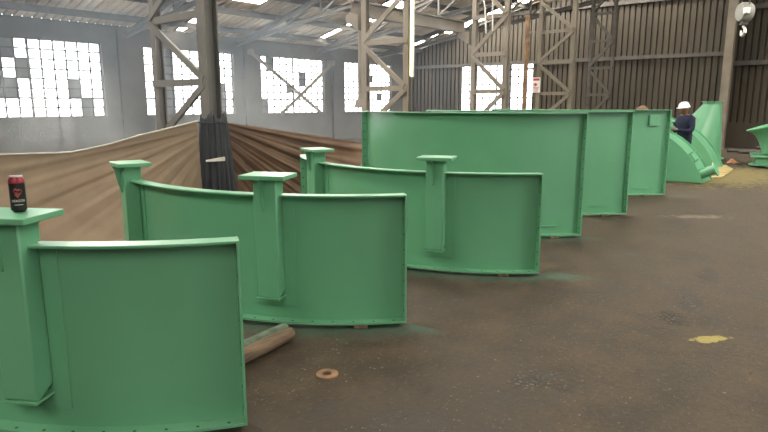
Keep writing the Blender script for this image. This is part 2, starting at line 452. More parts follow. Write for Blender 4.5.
bm_ = MB().hbeam((9.6, 8.86, 3.55), (14.0, 8.86, 3.55), .2, .30, .03, .02).build('runway_beam', M['steel'], smooth=False)
tag(bm_, 'brown runway beam resting on corbels between second and third lattice columns', 'beam')

dp = empty('downpipe', (10.25, 9.15, 1.49)); tag(dp, 'pale rusty downpipe ending in a shoe left of the second lattice column', 'pipe')
MB().tube([(0, 0, .15), (0, 0, 1.9)], .085, 12).build('pipe', M['steel'], dp)
MB().tube([(0, 0, 1.95), (0, 0, 4.55)], .085, 12).build('pipe', M['steel'], dp)
MB().prism([(-.16, 0), (.16, 0), (.1, .17), (-.1, .17)], -.1, .1, mtx=Matrix(((1, 0, 0, 0), (0, 0, 1, 0), (0, 1, 0, 0), (0, 0, 0, 1)))).build('pipe_shoe', M['steel'], dp)
MB().bar((-.02, -.07, 1.5), (-.42, -.50, 1.5), .04, .06).build('bracket', M['steel'], dp)

rp = empty('rusty_pipe', (17.75, 8.95, 0)); tag(rp, 'thin rusty orange pipe standing left of the notice column', 'pipe')
MB().tube([(0, 0, 0), (0, 0, 4.27)], .075, 10).build('pipe', M['rust'], rp)
for z in (2.65, 3.75): MB().box(-.03, -.29, z-.03, .03, -.07, z+.03).build('bracket', M['steel'], rp)

ns = empty('notice', (17.72, 8.55, 1.92)); tag(ns, 'white notice with red lines fixed on a pale lattice column', 'sign')
MB().box(-.015, -.13, 0, 0, .13, .46).build('notice_board', M['white'], ns)
sg = MB()
sg.box(-.02, -.105, .36, -.016, .105, .43)
sg.add([(-.018, .05*math.cos(a)+.02, .24+.05*math.sin(a)) for a in [2*PI*k/14 for k in range(14)]], [tuple(range(14))])
for z, w in ((.15, .09), (.11, .07), (.07, .085), (.03, .06)): sg.box(-.02, -w, z, -.016, w, z+.018)
sg.build('notice_print', M['sign_red'], ns, smooth=False)

sl = empty('strip_light', (9.66, 7.31, 2.1)); tag(sl, 'long upright glowing strip light beside the second lattice column', 'lamp')
MB().tube([(-.03, 0, .02), (-.03, 0, 2.6)], .023, 12).build('tube', M['tube'], sl)
MB().box(.0, -.032, 0, .03, .032, 2.62).build('batten', M['white'], sl)
MB().box(.0, .032, 1.2, .03, .065, 1.3).build('bracket', M['dsteel'], sl)

wbr = empty('wall_brace', (16.6, 18.2, 1.15)); tag(wbr, 'crossed steel angle braces in front of the third window', 'brace')
MB().bar((-2.2, .05, 2.25), (1.25, .05, .07), .13, .03, (0, 1, 0)).build('brace', M['steel'], wbr, smooth=False)
MB().bar((2.0, 0, 2.1), (-.95, 0, .02), .13, .03, (0, 1, 0)).build('brace', M['steel'], wbr, smooth=False)
MB().box(-2.3, .05, 2.2, -2.1, .3, 2.4).build('gusset', M['steel'], wbr, smooth=False)
MB().box(1.9, 0, 2.0, 2.1, .3, 2.2).build('gusset', M['steel'], wbr, smooth=False)

cd = MB()
cd.tube([(13.55, 8.1, 4.35), (13.55, 8.0, 3.9), (13.55, 7.95, 3.3)], .018, 6)
tag(cd.build('hanging_cord', M['rope']), 'short white cord dangling inside the corbelled lattice column', 'cord')
cd = MB().tube([(13.55, 7.8, 4.6), (13.55, 7.79, 3.9), (13.55, 7.77, 3.35)], .018, 6)
tag(cd.build('hanging_cord', M['rope']), 'longer white cord hanging near the right leg of the corbelled column', 'cord')

wc = empty('wall_column', (XF-.2, 4.45, 0)); tag(wc, 'tall dark steel column standing against the far gable wall', 'column')
MB().hbeam((0, 0, 0), (0, 0, 7.3), .26, .3, .02, .02, (1, 0, 0)).build('shaft', M['steel'], wc, smooth=False)
MB().box(-.2, -.2, 0, .2, .2, .03).build('base_plate', M['steel'], wc, smooth=False)

# ------------------------------------------------------------------ chain hoist
hp = (14.78, 2.55, 3.45)
hs = empty('crane_hoist', hp); hs.rotation_euler = (0, 0, math.radians(-140)); tag(hs, 'round grey crane hook block hanging high at the right', 'hoist')
RX = Matrix.Rotation(PI/2, 4, 'X')
MB().lathe([(.02, -.11), (.17, -.11), (.195, -.07), (.20, 0), (.195, .07), (.17, .11), (.02, .11)], 20, mtx=RX).build('drum', M['hoist'], hs)
MB().box(-.06, -.06, -.26, .06, .06, -.17).build('swivel', M['dsteel'], hs, bevel=.01)
hk = [(0, 0, -.25), (0, 0, -.30)]+[(.075*math.cos(a)-.0, 0, -.385+.085*math.sin(a)) for a in [math.radians(d) for d in (100, 60, 20, -20, -60, -100, -140, -180, -205)]]
MB().tube(hk, [.022, .022, .022, .026, .03, .034, .034, .03, .026, .02, .012], 8).build('hook', M['chrome'], hs)
for s in (-1, 1): MB().tube([(s*.14, 0, .1), (s*.14, 0, 4.68)], .012, 6).build('wire_rope', M['dsteel'], hs)
MB().box(.15, -.13, -.06, .26, -.04, .06).build('limit_switch', M['chrome'], hs, bevel=.01)

# ------------------------------------------------------------------ green curved panels
RO, RS = 2.283, 2.203
HALF = PI/4
def hole_disc(mb, c, n, r):
    """dark bolt hole, a shallow disc lying on a flange face at c with normal n"""
    q = Vector(n).to_track_quat('Z', 'Y').to_matrix().to_4x4(); q.translation = Vector(c)
    mb.lathe([(r, -.0004), (r, .0012)], 10, 1, q)

def panel_shell(root, z0, z1, tall):
    cx = -RO
    MB().arc(cx, RS-.012, RS, -HALF, HALF, z0, z1, 40).build('shell', M['green'], root)
    top = MB().arc(cx, RS-.02, RO, -HALF, HALF, z1, z1+.014, 40).build('top_flange', M['green'], root, bevel=.003)
    bf = MB().arc(cx, RS-.02, RO, -HALF, HALF, z0-.014, z0, 40)
    for k in range(24):
        a = -HALF+(k+.5)*2*HALF/24; r = (RS+RO)/2+.012
        hole_disc(bf, (cx+r*math.cos(a), r*math.sin(a), z0), (0, 0, 1), .008)
    bf.build('bottom_flange', [M['green'], M['hole']], root)
    nb = 12 if tall else 8
    for s in (-1, 1):
        e = MB()
        a = s*HALF; da = .014/RO*s
        e.arc(cx, RS-.02, RO, min(a, a+da), max(a, a+da), z0-.014, z1+.014, 1)
        for k in range(nb):
            z = z0+(k+.6)*(z1-z0)/nb; r = (RS+RO)/2+.006
            for (aa, t) in ((a, -s), (a+da, s)):
                tang = Vector((-math.sin(aa), math.cos(aa), 0))*t
                hole_disc(e, (cx+r*math.cos(aa), r*math.sin(aa), z), tang, .009)
        e.build('end_flange', [M['green'], M['hole']], root)

def small_panel(POSTA):
    root = empty('ring_segment')
    z0, z1 = .045, .955
    panel_shell(root, z0, z1, False)
    cx = -RO
    for s in (-1, 1):
        am = s*math.radians(POSTA)
        # reinforcing pad on the shell
        w = .165/RS
        pad = MB().arc(cx, RS+.0005, RS+.009, am-w, am+w, .14, z1-.002, 6).build('backing_pad', M['green'], root, bevel=.003)
        mt = Matrix.Translation((cx, 0, 0)) @ Matrix.Rotation(am, 4, 'Z') @ Matrix.Translation((RS, 0, 0))
        hw, d = .085, .128
        po = MB()
        # box post with a sloped foot
        po.prism([(d, .235), (d, 1.084), (-.012, 1.084), (-.012, z1+.02), (.008, z1+.02), (.008, .275), (d-.03, .235)], -hw, hw,
                 mtx=mt @ Matrix(((1, 0, 0, 0), (0, 0, 1, 0), (0, 1, 0, 0), (0, 0, 0, 1))))
        p = po.build('post', M['green'], root, bevel=.008)
        MB().box(-.0, -hw-.004, .222, d+.012, hw+.004, .234, mtx=mt).build('foot_plate', M['green'], p, smooth=False)
        MB().box(-.08, -.165, 1.084, .185, .165, 1.113, mtx=mt).build('cap_plate', M['green'], root, bevel=.004)
        MB().prism([(d-.002, 1.084), (d+.075, 1.084), (d+.055, 1.06), (d+.012, .865), (d-.002, .855)], -.012-.007, -.012+.007,
                   mtx=mt @ Matrix(((1, 0, 0, 0), (0, 0, 1, 0), (0, 1, 0, 0), (0, 0, 0, 1)))).build('gusset', M['green'], root, bevel=.002)
    return root

def big_panel():
    root = empty('tall_ring_segment')
    z0, z1 = .045, 1.475
    panel_shell(root, z0, z1, True)
    cx = -RO
    a = HALF-.115-.06
    MB().arc(cx, RS+.0005, RS+.012, a-.06, a+.06, .135, .147, 6).build('weld_strip', M['green'], root)
    return root

def place(root, c, end_deg, label, cat, group):
    m = math.radians(end_deg-45)
    root.location = (c[0]+RO*math.cos(m), c[1]+RO*math.sin(m), 0); root.rotation_euler = (0, 0, m)
    tag(root, label, cat, group)
C1, C2, C3 = (2.889, 4.190), (4.703, 4.313), (6.705, 3.972)
E1, E2, E3, E4 = 237.3, 231.4, 225.0, 231.0
sp = small_panel(19.6)
sp2 = small_panel(20.6); sp3 = copy_tree(sp2)
place(sp, C1, E1, 'nearest low green curved panel, drink can standing on its post cap', 'panel', 'low curved panels with posts')
place(sp2, C2, E2, 'second low green curved panel, between the nearest one and the one before the tall panels', 'panel', 'low curved panels with posts')
place(sp3, C3, E3, 'third low green curved panel, standing right in front of the tall panels', 'panel', 'low curved panels with posts')
C4, C5, C6 = (8.383, 4.469), (10.098, 4.595), (12.44, 4.69)
E5, E6 = 234.0, 233.5
bp1 = big_panel(); bp2 = copy_tree(bp1); bp3 = copy_tree(bp1)
place(bp1, C4, E4, 'nearest tall green curved panel, with bolt holes down its left edge', 'panel', 'tall curved panels')
place(bp2, C5, E5, 'middle one of the three tall green curved panels', 'panel', 'tall curved panels')
place(bp3, C6, E6, 'farthest tall green curved panel, small square pad near its top corner', 'panel', 'tall curved panels')
mt = Matrix.Translation((-RO, 0, 0)) @ Matrix.Rotation(HALF-.12, 4, 'Z') @ Matrix.Translation((RS, 0, 0))
MB().box(0, -.09, 1.22, .05, .09, 1.40, mtx=mt).build('square_pad', M['green'], bp3, bevel=.006)

# timber packers under the panels
pk = None
for c, e in ((C1, E1), (C2, E2), (C3, E3), (C4, E4), (C5, E5), (C6, E6)):
    for da in (8, 45, 82):
        a = math.radians(e-da)
        loc = (c[0]+2.243*math.cos(a), c[1]+2.243*math.sin(a), 0)
        if pk is None: pk = MB().box(-.16, -.05, 0, .033, .05, .030).build('timber_packer', M['wood'], bevel=.004); o = pk
        else: o = pk.copy(); COL.objects.link(o)
        o.location = loc; o.rotation_euler = (0, 0, a)
        tag(o, 'flat timber packer lying under the bottom flange of a green panel', 'packer', 'packers under the panels')

# ------------------------------------------------------------------ drink can on the nearest post cap
am = math.radians(E1-45+19.6)  # direction of the right-hand post of the nearest panel
cp = (C1[0]+(RS+.02)*math.cos(am), C1[1]+(RS+.02)*math.sin(am))
can = empty('drink_can', (cp[0]+.01, cp[1]-.012, 1.1131), math.radians(252)); tag(can, 'black and red drink can standing on the green post cap', 'can')
rc = .033
MB().lathe([(.024, 0), (.027, .004), (rc, .012), (rc, .132)], 32).build('can_body', M['can_body'], can)
MB().lathe([(rc+.0003, .132), (rc+.0003, .145), (.0265, .158), (.0262, .160)], 32).build('can_shoulder', M['can_red'], can)
MB().lathe([(.0262, .159), (.0275, .162), (.0265, .165), (.0245, .163), (.005, .1615)], 32).build('can_lid', M['alu'], can)
tb = MB(); tb.prism([(-.006, -.012), (.006, -.012), (.008, .004), (0, .012), (-.008, .004)], .1625, .1645); tb.build('pull_tab', M['alu'], can)
def wrap(mb_pts, faces, r, name, m, thick=.0004):
    vs = [(r*math.cos(x/r), r*math.sin(x/r), z) for x, z in mb_pts]
    b = MB(); b.add(vs, faces); return b.build(name, m, can, smooth=False)
def canflat(poly):  # a flat polygon cut in strips so it can follow the can
    return poly
em = []; fs = []
rr_ = random.Random(3)
pts = []
for k in range(26):
    a = 2*PI*k/26; r = .0155*(1+.22*math.sin(3*a+.6)+.12*math.sin(7*a))
    pts.append((r*math.cos(a), .092+1.25*r*math.sin(a)))
pts.append((0, .092)); fs = [(k, (k+1) % 26, 26) for k in range(26)]
wrap(pts, fs, rc+.0005, 'emblem', M['emblem'])
pts = [(-.004, .088), (.003, .086), (.006, .094), (.001, .100), (-.005, .096), (0, .093)]
wrap(pts, [(0, 1, 5), (1, 2, 5), (2, 3, 5), (3, 4, 5)], rc+.0008, 'emblem_mark', M['can_body'])
tcu = bpy.data.curves.new('wordmark', 'FONT'); tcu.body = 'DRAGON'; tcu.size = .0125; tcu.align_x = 'CENTER'; tcu.extrude = 0
tob = bpy.data.objects.new('wordmark_source', tcu); COL.objects.link(tob)
bpy.context.view_layer.update()
me = bpy.data.meshes.new_from_object(tob.evaluated_get(bpy.context.evaluated_depsgraph_get()))
bpy.data.objects.remove(tob)
bmx = bmesh.new(); bmx.from_mesh(me); bmesh.ops.triangulate(bmx, faces=bmx.faces)
pts = [(v.co.x*1.05, v.co.y*1.25+.048) for v in bmx.verts]; fs = [tuple(v.index for v in f.verts) for f in bmx.faces]; bmx.free()
wrap(pts, fs, rc+.0008, 'wordmark', M['label_white'])
wrap([(-.018, .034), (.018, .034), (.018, .036), (-.018, .036), (-.006, .034), (.006, .034), (.006, .036), (-.006, .036)], [(0, 4, 7, 3), (4, 5, 6, 7), (5, 1, 2, 6)], rc+.0008, 'small_print', M['label_white'])

# ------------------------------------------------------------------ tarpaulins
def lerp_tab(tab, x):
    if x <= tab[0][0]: return tab[0][1]
    for (x0, y0), (x1, y1) in zip(tab, tab[1:]):
        if x <= x1:
            u = (x-x0)/(x1-x0); return y0+(y1-y0)*u
    return tab[-1][1]
def cloth_mesh(name, xa, xb, top, bot, plane_y, flare, tie, kf, amp, m, nu=110, nv=44, th=.003):
    vs = []; fs = []
    for i in range(nu+1):
        u = i/nu; x = xa+(xb-xa)*u
        zt, zb = lerp_tab(top, x), lerp_tab(bot, x)
        for j in range(nv+1):
            v = j/nv; z = zt+(zb-zt)*v
            th_ = math.atan2(tie[1]-z, abs(x-tie[0])+.05); r = math.hypot(x-tie[0], z-tie[1])
            wv = math.sin(kf*th_+1.3*math.sin(3*th_)+.5*r)+.5*math.sin(2.3*kf*th_+2.1+r*.9)+.3*math.sin(4.1*kf*th_+r*2)
            dy = -amp*min(1, r*.9+.15)*wv*(.35+.65*math.sin(PI*min(1, .15+v*.85)))
            vs.append((x, plane_y(x)-flare*v**1.5*min(1, max(0, abs(x-5.1)-.25))+dy*min(1, abs(x-5.1)*2-.2), max(.012, z)))
    for i in range(nu):
        for j in range(nv):
            a = i*(nv+1)+j; fs.append((a, a+nv+1, a+nv+2, a+1))
    o = MB().add(vs, fs).build(name, m, angle=80)
    so = o.modifiers.new('thickness', 'SOLIDIFY'); so.thickness = th
    return o
TOPL = [(.4, 1.10), (2.4, 1.05), (3.05, 1.03), (3.52, 1.10), (3.9, 1.19), (4.6, 1.32), (5.02, 1.40)]
tl_ = cloth_mesh('tarpaulin', .5, 4.78, TOPL, [(0, 0), (9, 0)], lambda x: 7.30, .5, (5.25, 1.34), 44, .009, M['tarp'], 170, 90)
tag(tl_, 'brown tarpaulin screen stretched left of the dark cloth-wrapped column', 'tarpaulin', 'tarpaulin screens')
hem = MB().tube([(x, 7.285, lerp_tab(TOPL, x)+.006) for x in [.5+.1425*k for k in range(31)]], .010, 6).build('hem_rope', M['rope'], tl_)
TOPR = [(5.2, 1.36), (5.43, 1.31), (6.8, 1.10), (8.25, .875)]
BOTR = [(5.2, 0), (6.5, 0), (7.1, .10), (7.7, .42), (8.05, .70), (8.25, .84)]
tr2 = cloth_mesh('tarpaulin', 5.32, 8.25, TOPR, BOTR, lambda x: 7.30+.38*math.exp(-(x-5.2)/.4), .25, (5.1, 1.38), 34, .030, M['tarp_dark'], 160, 90)
tag(tr2, 'pleated brown tarpaulin fanning out right of the dark cloth-wrapped column', 'tarpaulin', 'tarpaulin screens')
tie = MB().tube([(8.23, 7.28, .862), (8.9, 7.32, .95), (9.58, 7.36, 1.05)], .012, 6).build('tie_rope', M['rope'], tr2)
# dark shade cloth bunched round the column
vs = []; fs = []; n = 90; nv = 24
for j in range(nv+1):
    v = j/nv; z0_ = 1.42*(1-v)+.012
    for k in range(n):
        a = PI-.12+(PI+.24)*k/(n-1); rr0 = .18+.12*v**.7
        r = rr0+(.006+.018*v)*math.sin(22*a+2.5*v)+.006*math.sin(37*a)
        vs.append((5.1+r*math.cos(a), 7.42+r*math.sin(a), z0_+.05*(1-v)*math.sin(5*a)))
for j in range(nv):
    for k in range(n-1):
        k2 = k+1; fs.append((j*n+k, (j+1)*n+k, (j+1)*n+k2, j*n+k2))
dc = MB().add(vs, fs).build('shade_cloth', M['shade'], angle=80)
so = dc.modifiers.new('thickness', 'SOLIDIFY'); so.thickness = .003
tag(dc, 'dark shade cloth bunched around the foot of the hazy thick lattice column', 'cloth')
MB().tube([(5.1+.205*math.cos(PI-.2+(PI+.4)*k/16), 7.42+.205*math.sin(PI-.2+(PI+.4)*k/16), 1.33) for k in range(17)], .012, 6).build('tie_rope', M['shade'], dc)
MB().add([(4.72, 7.06, .84), (5.06, 7.1, .86), (5.06, 7.1, .80), (4.72, 7.055, .815), (4.72, 7.07, .84), (5.06, 7.11, .86), (5.06, 7.11, .80), (4.72, 7.065, .815)],
         [(0, 1, 2, 3), (7, 6, 5, 4), (0, 4, 5, 1), (1, 5, 6, 2), (2, 6, 7, 3), (3, 7, 4, 0)]).build('pale_flap', M['rope'], dc, smooth=False)

# ------------------------------------------------------------------ timber poles, washer, floor bits
def pole(name, a, b, r0, r1, m, label, seed):
    a = Vector(a); b = Vector(b); q = random.Random(seed); mb = MB()
    pts = []; rs = []
    for k in range(13):
        t = k/12; pts.append(a.lerp(b, t)+Vector((q.uniform(-.004, .004), q.uniform(-.004, .004), 0))); rs.append(r0+(r1-r0)*t+q.uniform(-.003, .003))
    rs[0] *= .9; rs[-1] *= .85
    o = mb.tube(pts, rs, 14).build(name, m, angle=50); return tag(o, label, 'timber', 'timber poles')
pole('timber_pole', (1.45, 2.80, .062), (2.57, 2.965, .058), .055, .050, M['wood'], 'bare brown timber pole on the floor between first and second low panels', 1)
pole('timber_pole', (1.40, 2.93, .058), (2.62, 3.075, .050), .048, .044, M['gwood'], 'timber pole tinted green by overspray, lying behind the bare brown one', 2)
ws = MB()
prof = [(.028, 0), (.066, 0), (.066, .012), (.028, .012)]
ws.lathe(prof+[prof[0]], 28, cap=False)
wo = ws.build('ring_washer', M['rust']); wo.location = (2.36, 2.40, .0005); tag(wo, 'flat rusty steel ring lying alone on the dirt floor', 'washer')

gr = MB()
def chip(x, y, s, z=0.):
    vs = []
    for dx, dy, dz in ((1, 0, .2), (0, 1, .2), (-1, 0, .2), (0, -1, .2), (0, 0, .75), (0, 0, -.1)):
        k = s*rnd.uniform(.6, 1.2); vs.append((x+dx*k, y+dy*k, z+dz*k))
    gr.add(vs, [(0, 1, 4), (1, 2, 4), (2, 3, 4), (3, 0, 4), (1, 0, 5), (2, 1, 5), (3, 2, 5), (0, 3, 5)])
for k in range(2600):
    d = 2.3+6*rnd.random()**1.7; w = rnd.uniform(-.35, .75)*d
    x = d*.769+w*.639; y = d*.639-w*.769
    if math.hypot(x-2.36, y-2.4) < .1 or any(abs(math.hypot(x-c[0], y-c[1])-2.25) < .2 for c in (C1, C2, C3, C4, C5)) or (1.3 < x < 2.75 and 2.7 < y < 3.2): continue
    chip(x, y, rnd.choice((.004, .005, .006, .008, .010)))
for (cx, cy, n, sp_) in ((3.08, 1.4, 60, .14), (4.73, 1.1, 60, .16), (5.2, 1.06, 50, .2)):
    for k in range(n): chip(cx+rnd.gauss(0, sp_*.6), cy+rnd.gauss(0, sp_*.5), rnd.choice((.005, .008, .012)))
g_ = gr.build('grit', M['grit'], smooth=False); tag(g_, 'small stone chips and grit strewn over the dirt floor', 'grit', kind='stuff')

ps = MB().prism([(14.2, 3.05), (14.55, 2.62), (16.6, 2.75), (17.6, 3.1), (17.2, 4.2), (14.8, 4.0)], .001, .025).build('floor_mat', M['ply'], smooth=False)
tag(ps, 'thin yellowish sheet lying on the floor beside the curved casings', 'sheet')
rg = MB()
for i in range(9):
    for j in range(9):
        x, y = (i-4)/4, (j-4)/4; r2 = x*x+y*y
        rg.v.append((x*.17*(1-.2*y), y*.13*(1+.2*x), max(.003, .09*math.exp(-1.8*r2)*(1+.5*math.sin(5*x+3*y)))))
for i in range(8):
    for j in range(8): rg.f.append([i*9+j, (i+1)*9+j, (i+1)*9+j+1, i*9+j+1]); rg.mi.append(0)
ro = rg.build('rag', M['rag'], angle=80); ro.location = (18.55, 3.12, 0); tag(ro, 'crumpled orange rag on the floor left of the flared green casting', 'rag')
so = ro.modifiers.new('thickness', 'SOLIDIFY'); so.thickness = .006
for k, (a, b_, r) in enumerate((((22.7, 4.0, .06), (22.9, .5, .06), .06), ((22.3, 3.6, .05), (22.4, -.6, .05), .05), ((22.9, 3.2, .165), (23.0, .2, .165), .05))):
    o = MB().tube([a, b_], r, 10).build('steel_pipe', M['dsteel']); tag(o, ('dark pipe lying on the floor along the far wall, lowest behind', 'dark pipe lying nearest on the floor before the far wall', 'dark pipe resting on top of another along the far wall')[k], 'pipe', 'pipes by the far wall')

# ------------------------------------------------------------------ curved casings, duct, bell
YZ = Matrix(((0, 0, 1, 0), (1, 0, 0, 0), (0, 1, 0, 0), (0, 0, 0, 1)))   # polygon (y, z) extruded along x
def casing(k, depth):
    """curved casing laid on its edge: two side plates and an arched rim"""
    r = empty('curved_casing')
    R_ = 1.67*k; cz = -.52*k
    a0 = math.asin(.52/1.67)
    def prof(rad, n=30):
        pts = []
        for i in range(n+1):
            a = PI-a0-(PI-2*a0)*i/n
            pts.append((rad*math.cos(a), max(.02, cz+rad*math.sin(a))))
        return pts
    pf = prof(R_)
    for x in (0, depth-.02): MB().prism(pf, x, x+.02, mtx=YZ).build('side_plate', M['green'], r)
    rim = MB(); inn = prof(R_-.045)
    n = len(pf)
    vs = [(.021, y, z) for y, z in inn]+[(depth-.021, y, z) for y, z in inn]+[(.021, y*.985, z-.02) for y, z in inn]+[(depth-.021, y*.985, z-.02) for y, z in inn]
    fs = []
    for i in range(n-1):
        fs += [(i, i+1, n+i+1, n+i), (2*n+i, 3*n+i, 3*n+i+1, 2*n+i+1), (i, 2*n+i, 2*n+i+1, i+1), (n+i, n+i+1, 3*n+i+1, 3*n+i)]
    rim.add(vs, fs).build('rim', M['green'], r)
    # foot, open bracket, flanged stub pipe
    MB().box(.02, -1.55*k, 0, depth-.02, 1.55*k, .02).build('base_plate', M['green'], r, smooth=False)
    return r, R_, cz
cs, R7, cz7 = casing(1., .85)
cs.location = (13.29, 4.30, 0); tag(cs, 'green curved casing with stub pipe, first beyond the tall panels', 'casing', 'curved casings')
def on_rim(ang, x, rad): return Vector((x, -rad*math.cos(ang), cz7+rad*math.sin(ang)))
ang = math.radians(25); d_ = (on_rim(ang, 0, 2)-on_rim(ang, 0, 1)).normalized()
pa = on_rim(ang, .20, R7-.06); pb = pa+d_*.31
sp_ = MB().tube([pa, pb], .10, 18).build('stub_pipe', M['green'], cs)
MB().tube([pb, pb+d_*.025], .145, 20).build('pipe_flange', M['green'], sp_)
ang = math.radians(38); d_ = (on_rim(ang, 0, 2)-on_rim(ang, 0, 1)).normalized(); tn = Vector((0, d_.z, -d_.y))
br = MB(); c0 = on_rim(ang, .25, R7-.045)
for s in (-1, 1): br.bar(c0+tn*(s*.09)-d_*.02, c0+tn*(s*.09)+d_*.12, .2, .02, tn)
br.bar(c0+Vector((-.09, 0, 0))+d_*.05, c0+Vector((-.09, 0, 0))+d_*.06, .01, .2, tn)
br.bar(c0-tn*.09+Vector((-.1, 0, 0))+d_*.06, c0+tn*.09+Vector((-.1, 0, 0))+d_*.06, .12, .02, d_)
br.build('lifting_bracket', M['green'], cs, smooth=False)
cs2, _, _ = casing(1.12, .9)
cs2.location = (16.2, 4.84, 0); tag(cs2, 'second green curved casing, standing right behind the one with the stub pipe', 'casing', 'curved casings')

du = empty('tapered_duct', (19.6, 4.56, 0)); tag(du, 'green tapered duct standing upright behind the curved casings', 'duct')
body = MB(); n = 36; vs = []; fs = []
for i in range(9):
    t = i/8; r = .95+(.25-.95)*t; cy = -.60*t; z = .03+1.52*t
    if i == 8: z = 1.56
    for k in range(n): vs.append((r*math.cos(2*PI*k/n), cy+r*math.sin(2*PI*k/n), z))
for i in range(8):
    for k in range(n): fs.append((i*n+k, i*n+(k+1) % n, (i+1)*n+(k+1) % n, (i+1)*n+k))
body.add(vs, fs).build('duct_body', M['green'], du)
MB().lathe([(1.02, 0), (1.02, .03), (.94, .03), (.94, 0)], 36).build('bottom_flange', M['green'], du)
MB().lathe([(.24, 1.56), (.24, 1.63), (.30, 1.63), (.30, 1.655), (.22, 1.655), (.22, 1.56)], 36, mtx=Matrix.Translation((0, -.6, 0))).build('top_flange', M['green'], du)

be = empty('flared_casting', (18.25, 1.85, 0), math.radians(10)); tag(be, 'flared green trumpet-shaped casting on a base plate, cut by the right edge', 'casting')
MB().lathe([(.84, .03), (.84, .06), (.78, .06)], 32).build('floor_plate', M['green'], be)
MB().lathe([(.1, 0), (.78, 0), (.78, .03), (.1, .03)], 24).build('skid', M['dsteel'], be)
MB().box(-.72, -.72, .06, .72, .72, .27).build('plinth', M['green'], be, bevel=.01)
MB().box(-.80, -.82, .27, .80, .82, .30).build('mounting_plate', M['green'], be, bevel=.006)
tilt = Matrix.Translation((0, 0, .48)) @ Matrix.Rotation(math.radians(-17), 4, 'X')
pr = [(.60, .0), (.585, .14), (.59, .28), (.61, .40), (.645, .50), (.69, .58), (.75, .64), (.80, .665), (.80, .69), (.73, .67), (.66, .60), (.60, .46), (.57, .28), (.56, .02)]
MB().lathe(pr, 40, mtx=tilt).build('trumpet', M['green'], be, angle=50)

# ------------------------------------------------------------------ people
def person(loc, rz, label, joints, edges, radii, hat_mat, hat_name, shirt, head_c, face_dir, pitch=0.):
    root = empty('person', loc, rz); tag(root, label, 'person')
    me = bpy.data.meshes.new('body')
    keys = list(joints); idx = {k: i for i, k in enumerate(keys)}
    me.from_pydata([joints[k] for k in keys], [(idx[a], idx[b]) for a, b in edges], [])
    o = bpy.data.objects.new('body', me); COL.objects.link(o)
    sk = o.modifiers.new('skin', 'SKIN'); sk.use_smooth_shade = True
    for k, v in zip(keys, me.skin_vertices[0].data):
        r = radii[k]; v.radius = r if isinstance(r, tuple) else (r, r); v.use_root = (k == 'pelvis')
    ss = o.modifiers.new('sub', 'SUBSURF'); ss.levels = 2; ss.render_levels = 2
    bpy.context.view_layer.update()
    bm2 = bpy.data.meshes.new_from_object(o.evaluated_get(bpy.context.evaluated_depsgraph_get()))
    bpy.data.objects.remove(o)
    # head: one more closed shape with brow, nose, mouth, chin and ears, joined into the body
    bmh = bmesh.new(); bmh.from_mesh(bm2)
    nb = len(bmh.faces)
    R = Matrix.Translation(head_c) @ Matrix.Rotation(face_dir, 4, 'Z') @ Matrix.Rotation(pitch, 4, 'Y')
    hm = bmesh.new(); bmesh.ops.create_uvsphere(hm, u_segments=28, v_segments=20, radius=1)
    for v in hm.verts:
        x, y, z = v.co
        X, Y, Z = x*.098, y*.076, z*.118
        if z < -.1: Y *= 1-.28*min(1, (-z-.1)); X -= .0 if x > 0 else -.02*(-z)
        if x > .3:
            fx = max(0, 1-abs(y)*3.2)
            if -.28 < z < .22: X += .022*fx*(1-abs(z+.12)/.36 if abs(z+.12) < .36 else 0)       # nose
            if .2 < z < .36: X += .006                                                          # brow
            if -.56 < z < -.42 and abs(y) < .4: X += .008                                       # lips
            if -.50 < z < -.46 and abs(y) < .4: X -= .008
            if z < -.72: X += .012                                                              # chin
            if .02 < z < .2 and .22 < abs(y) < .55: X -= .010                                   # eye sockets
        if abs(x) < .22 and abs(y) > .93 and -.35 < z < .2: Y *= 1.22                           # ears
        v.co = R @ Vector((X, Y, Z))
    tmp = bpy.data.meshes.new('t'); hm.to_mesh(tmp); hm.free(); bmh.from_mesh(tmp)
    out = bpy.data.meshes.new('body'); bmh.to_mesh(out); bmh.free()
    for mm in (M['skin'], shirt, M['boot'], M['white']): out.materials.append(mm)
    hand = [Vector(joints[k]) for k in ('wrist_l', 'wrist_r')]
    tips = [[Vector(joints[k]) for k in keys if k.startswith('f_'+s)] for s in 'lr']
    for i, p in enumerate(out.polygons):
        c = p.center
        mi = 1
        if i >= nb: mi = 0
        elif c.z > joints['neck'][2]-.02 and (c-Vector(joints['neck'])).length < .12: mi = 0
        elif c.z < .11: mi = 2
        else:
            for h, tp in zip(hand, tips):
                cen = sum(tp, Vector())/max(1, len(tp)) if tp else h
                if (c-cen).length < (c-h).length+.01 and (c-cen).length < .11: mi = 0
        p.material_index = mi
    out.shade_smooth()
    b = bpy.data.objects.new('body', out); COL.objects.link(b); b.parent = root
    # hat with dome, brim and peak
    h = MB()
    prof = [(.128, .030), (.125, .045), (.112, .05), (.108, .085), (.09, .125), (.05, .15), (.004, .156)]
    h.lathe([(r*1.0, z) for r, z in prof], 28, mtx=R @ Matrix.Scale(1.0, 4))
    h.prism([(.10, -.085), (.15, -.06), (.168, 0), (.15, .06), (.10, .085)], .032, .042, mtx=R)
    h.bar(R @ Vector((-.10, 0, .105)), R @ Vector((.06, 0, .152)), .02, .012)
    h.build(hat_name, hat_mat, root, angle=60)
    # eyes
    e = MB()
    for s in (-1, 1): e.lathe([(.002, .0), (.011, .003), (.002, .007)], 10, mtx=R @ Matrix.Translation((.085, s*.030, .012)) @ Matrix.Rotation(PI/2, 4, 'Y'))
    e.build('eyes', M['white'], root)
    return root, R

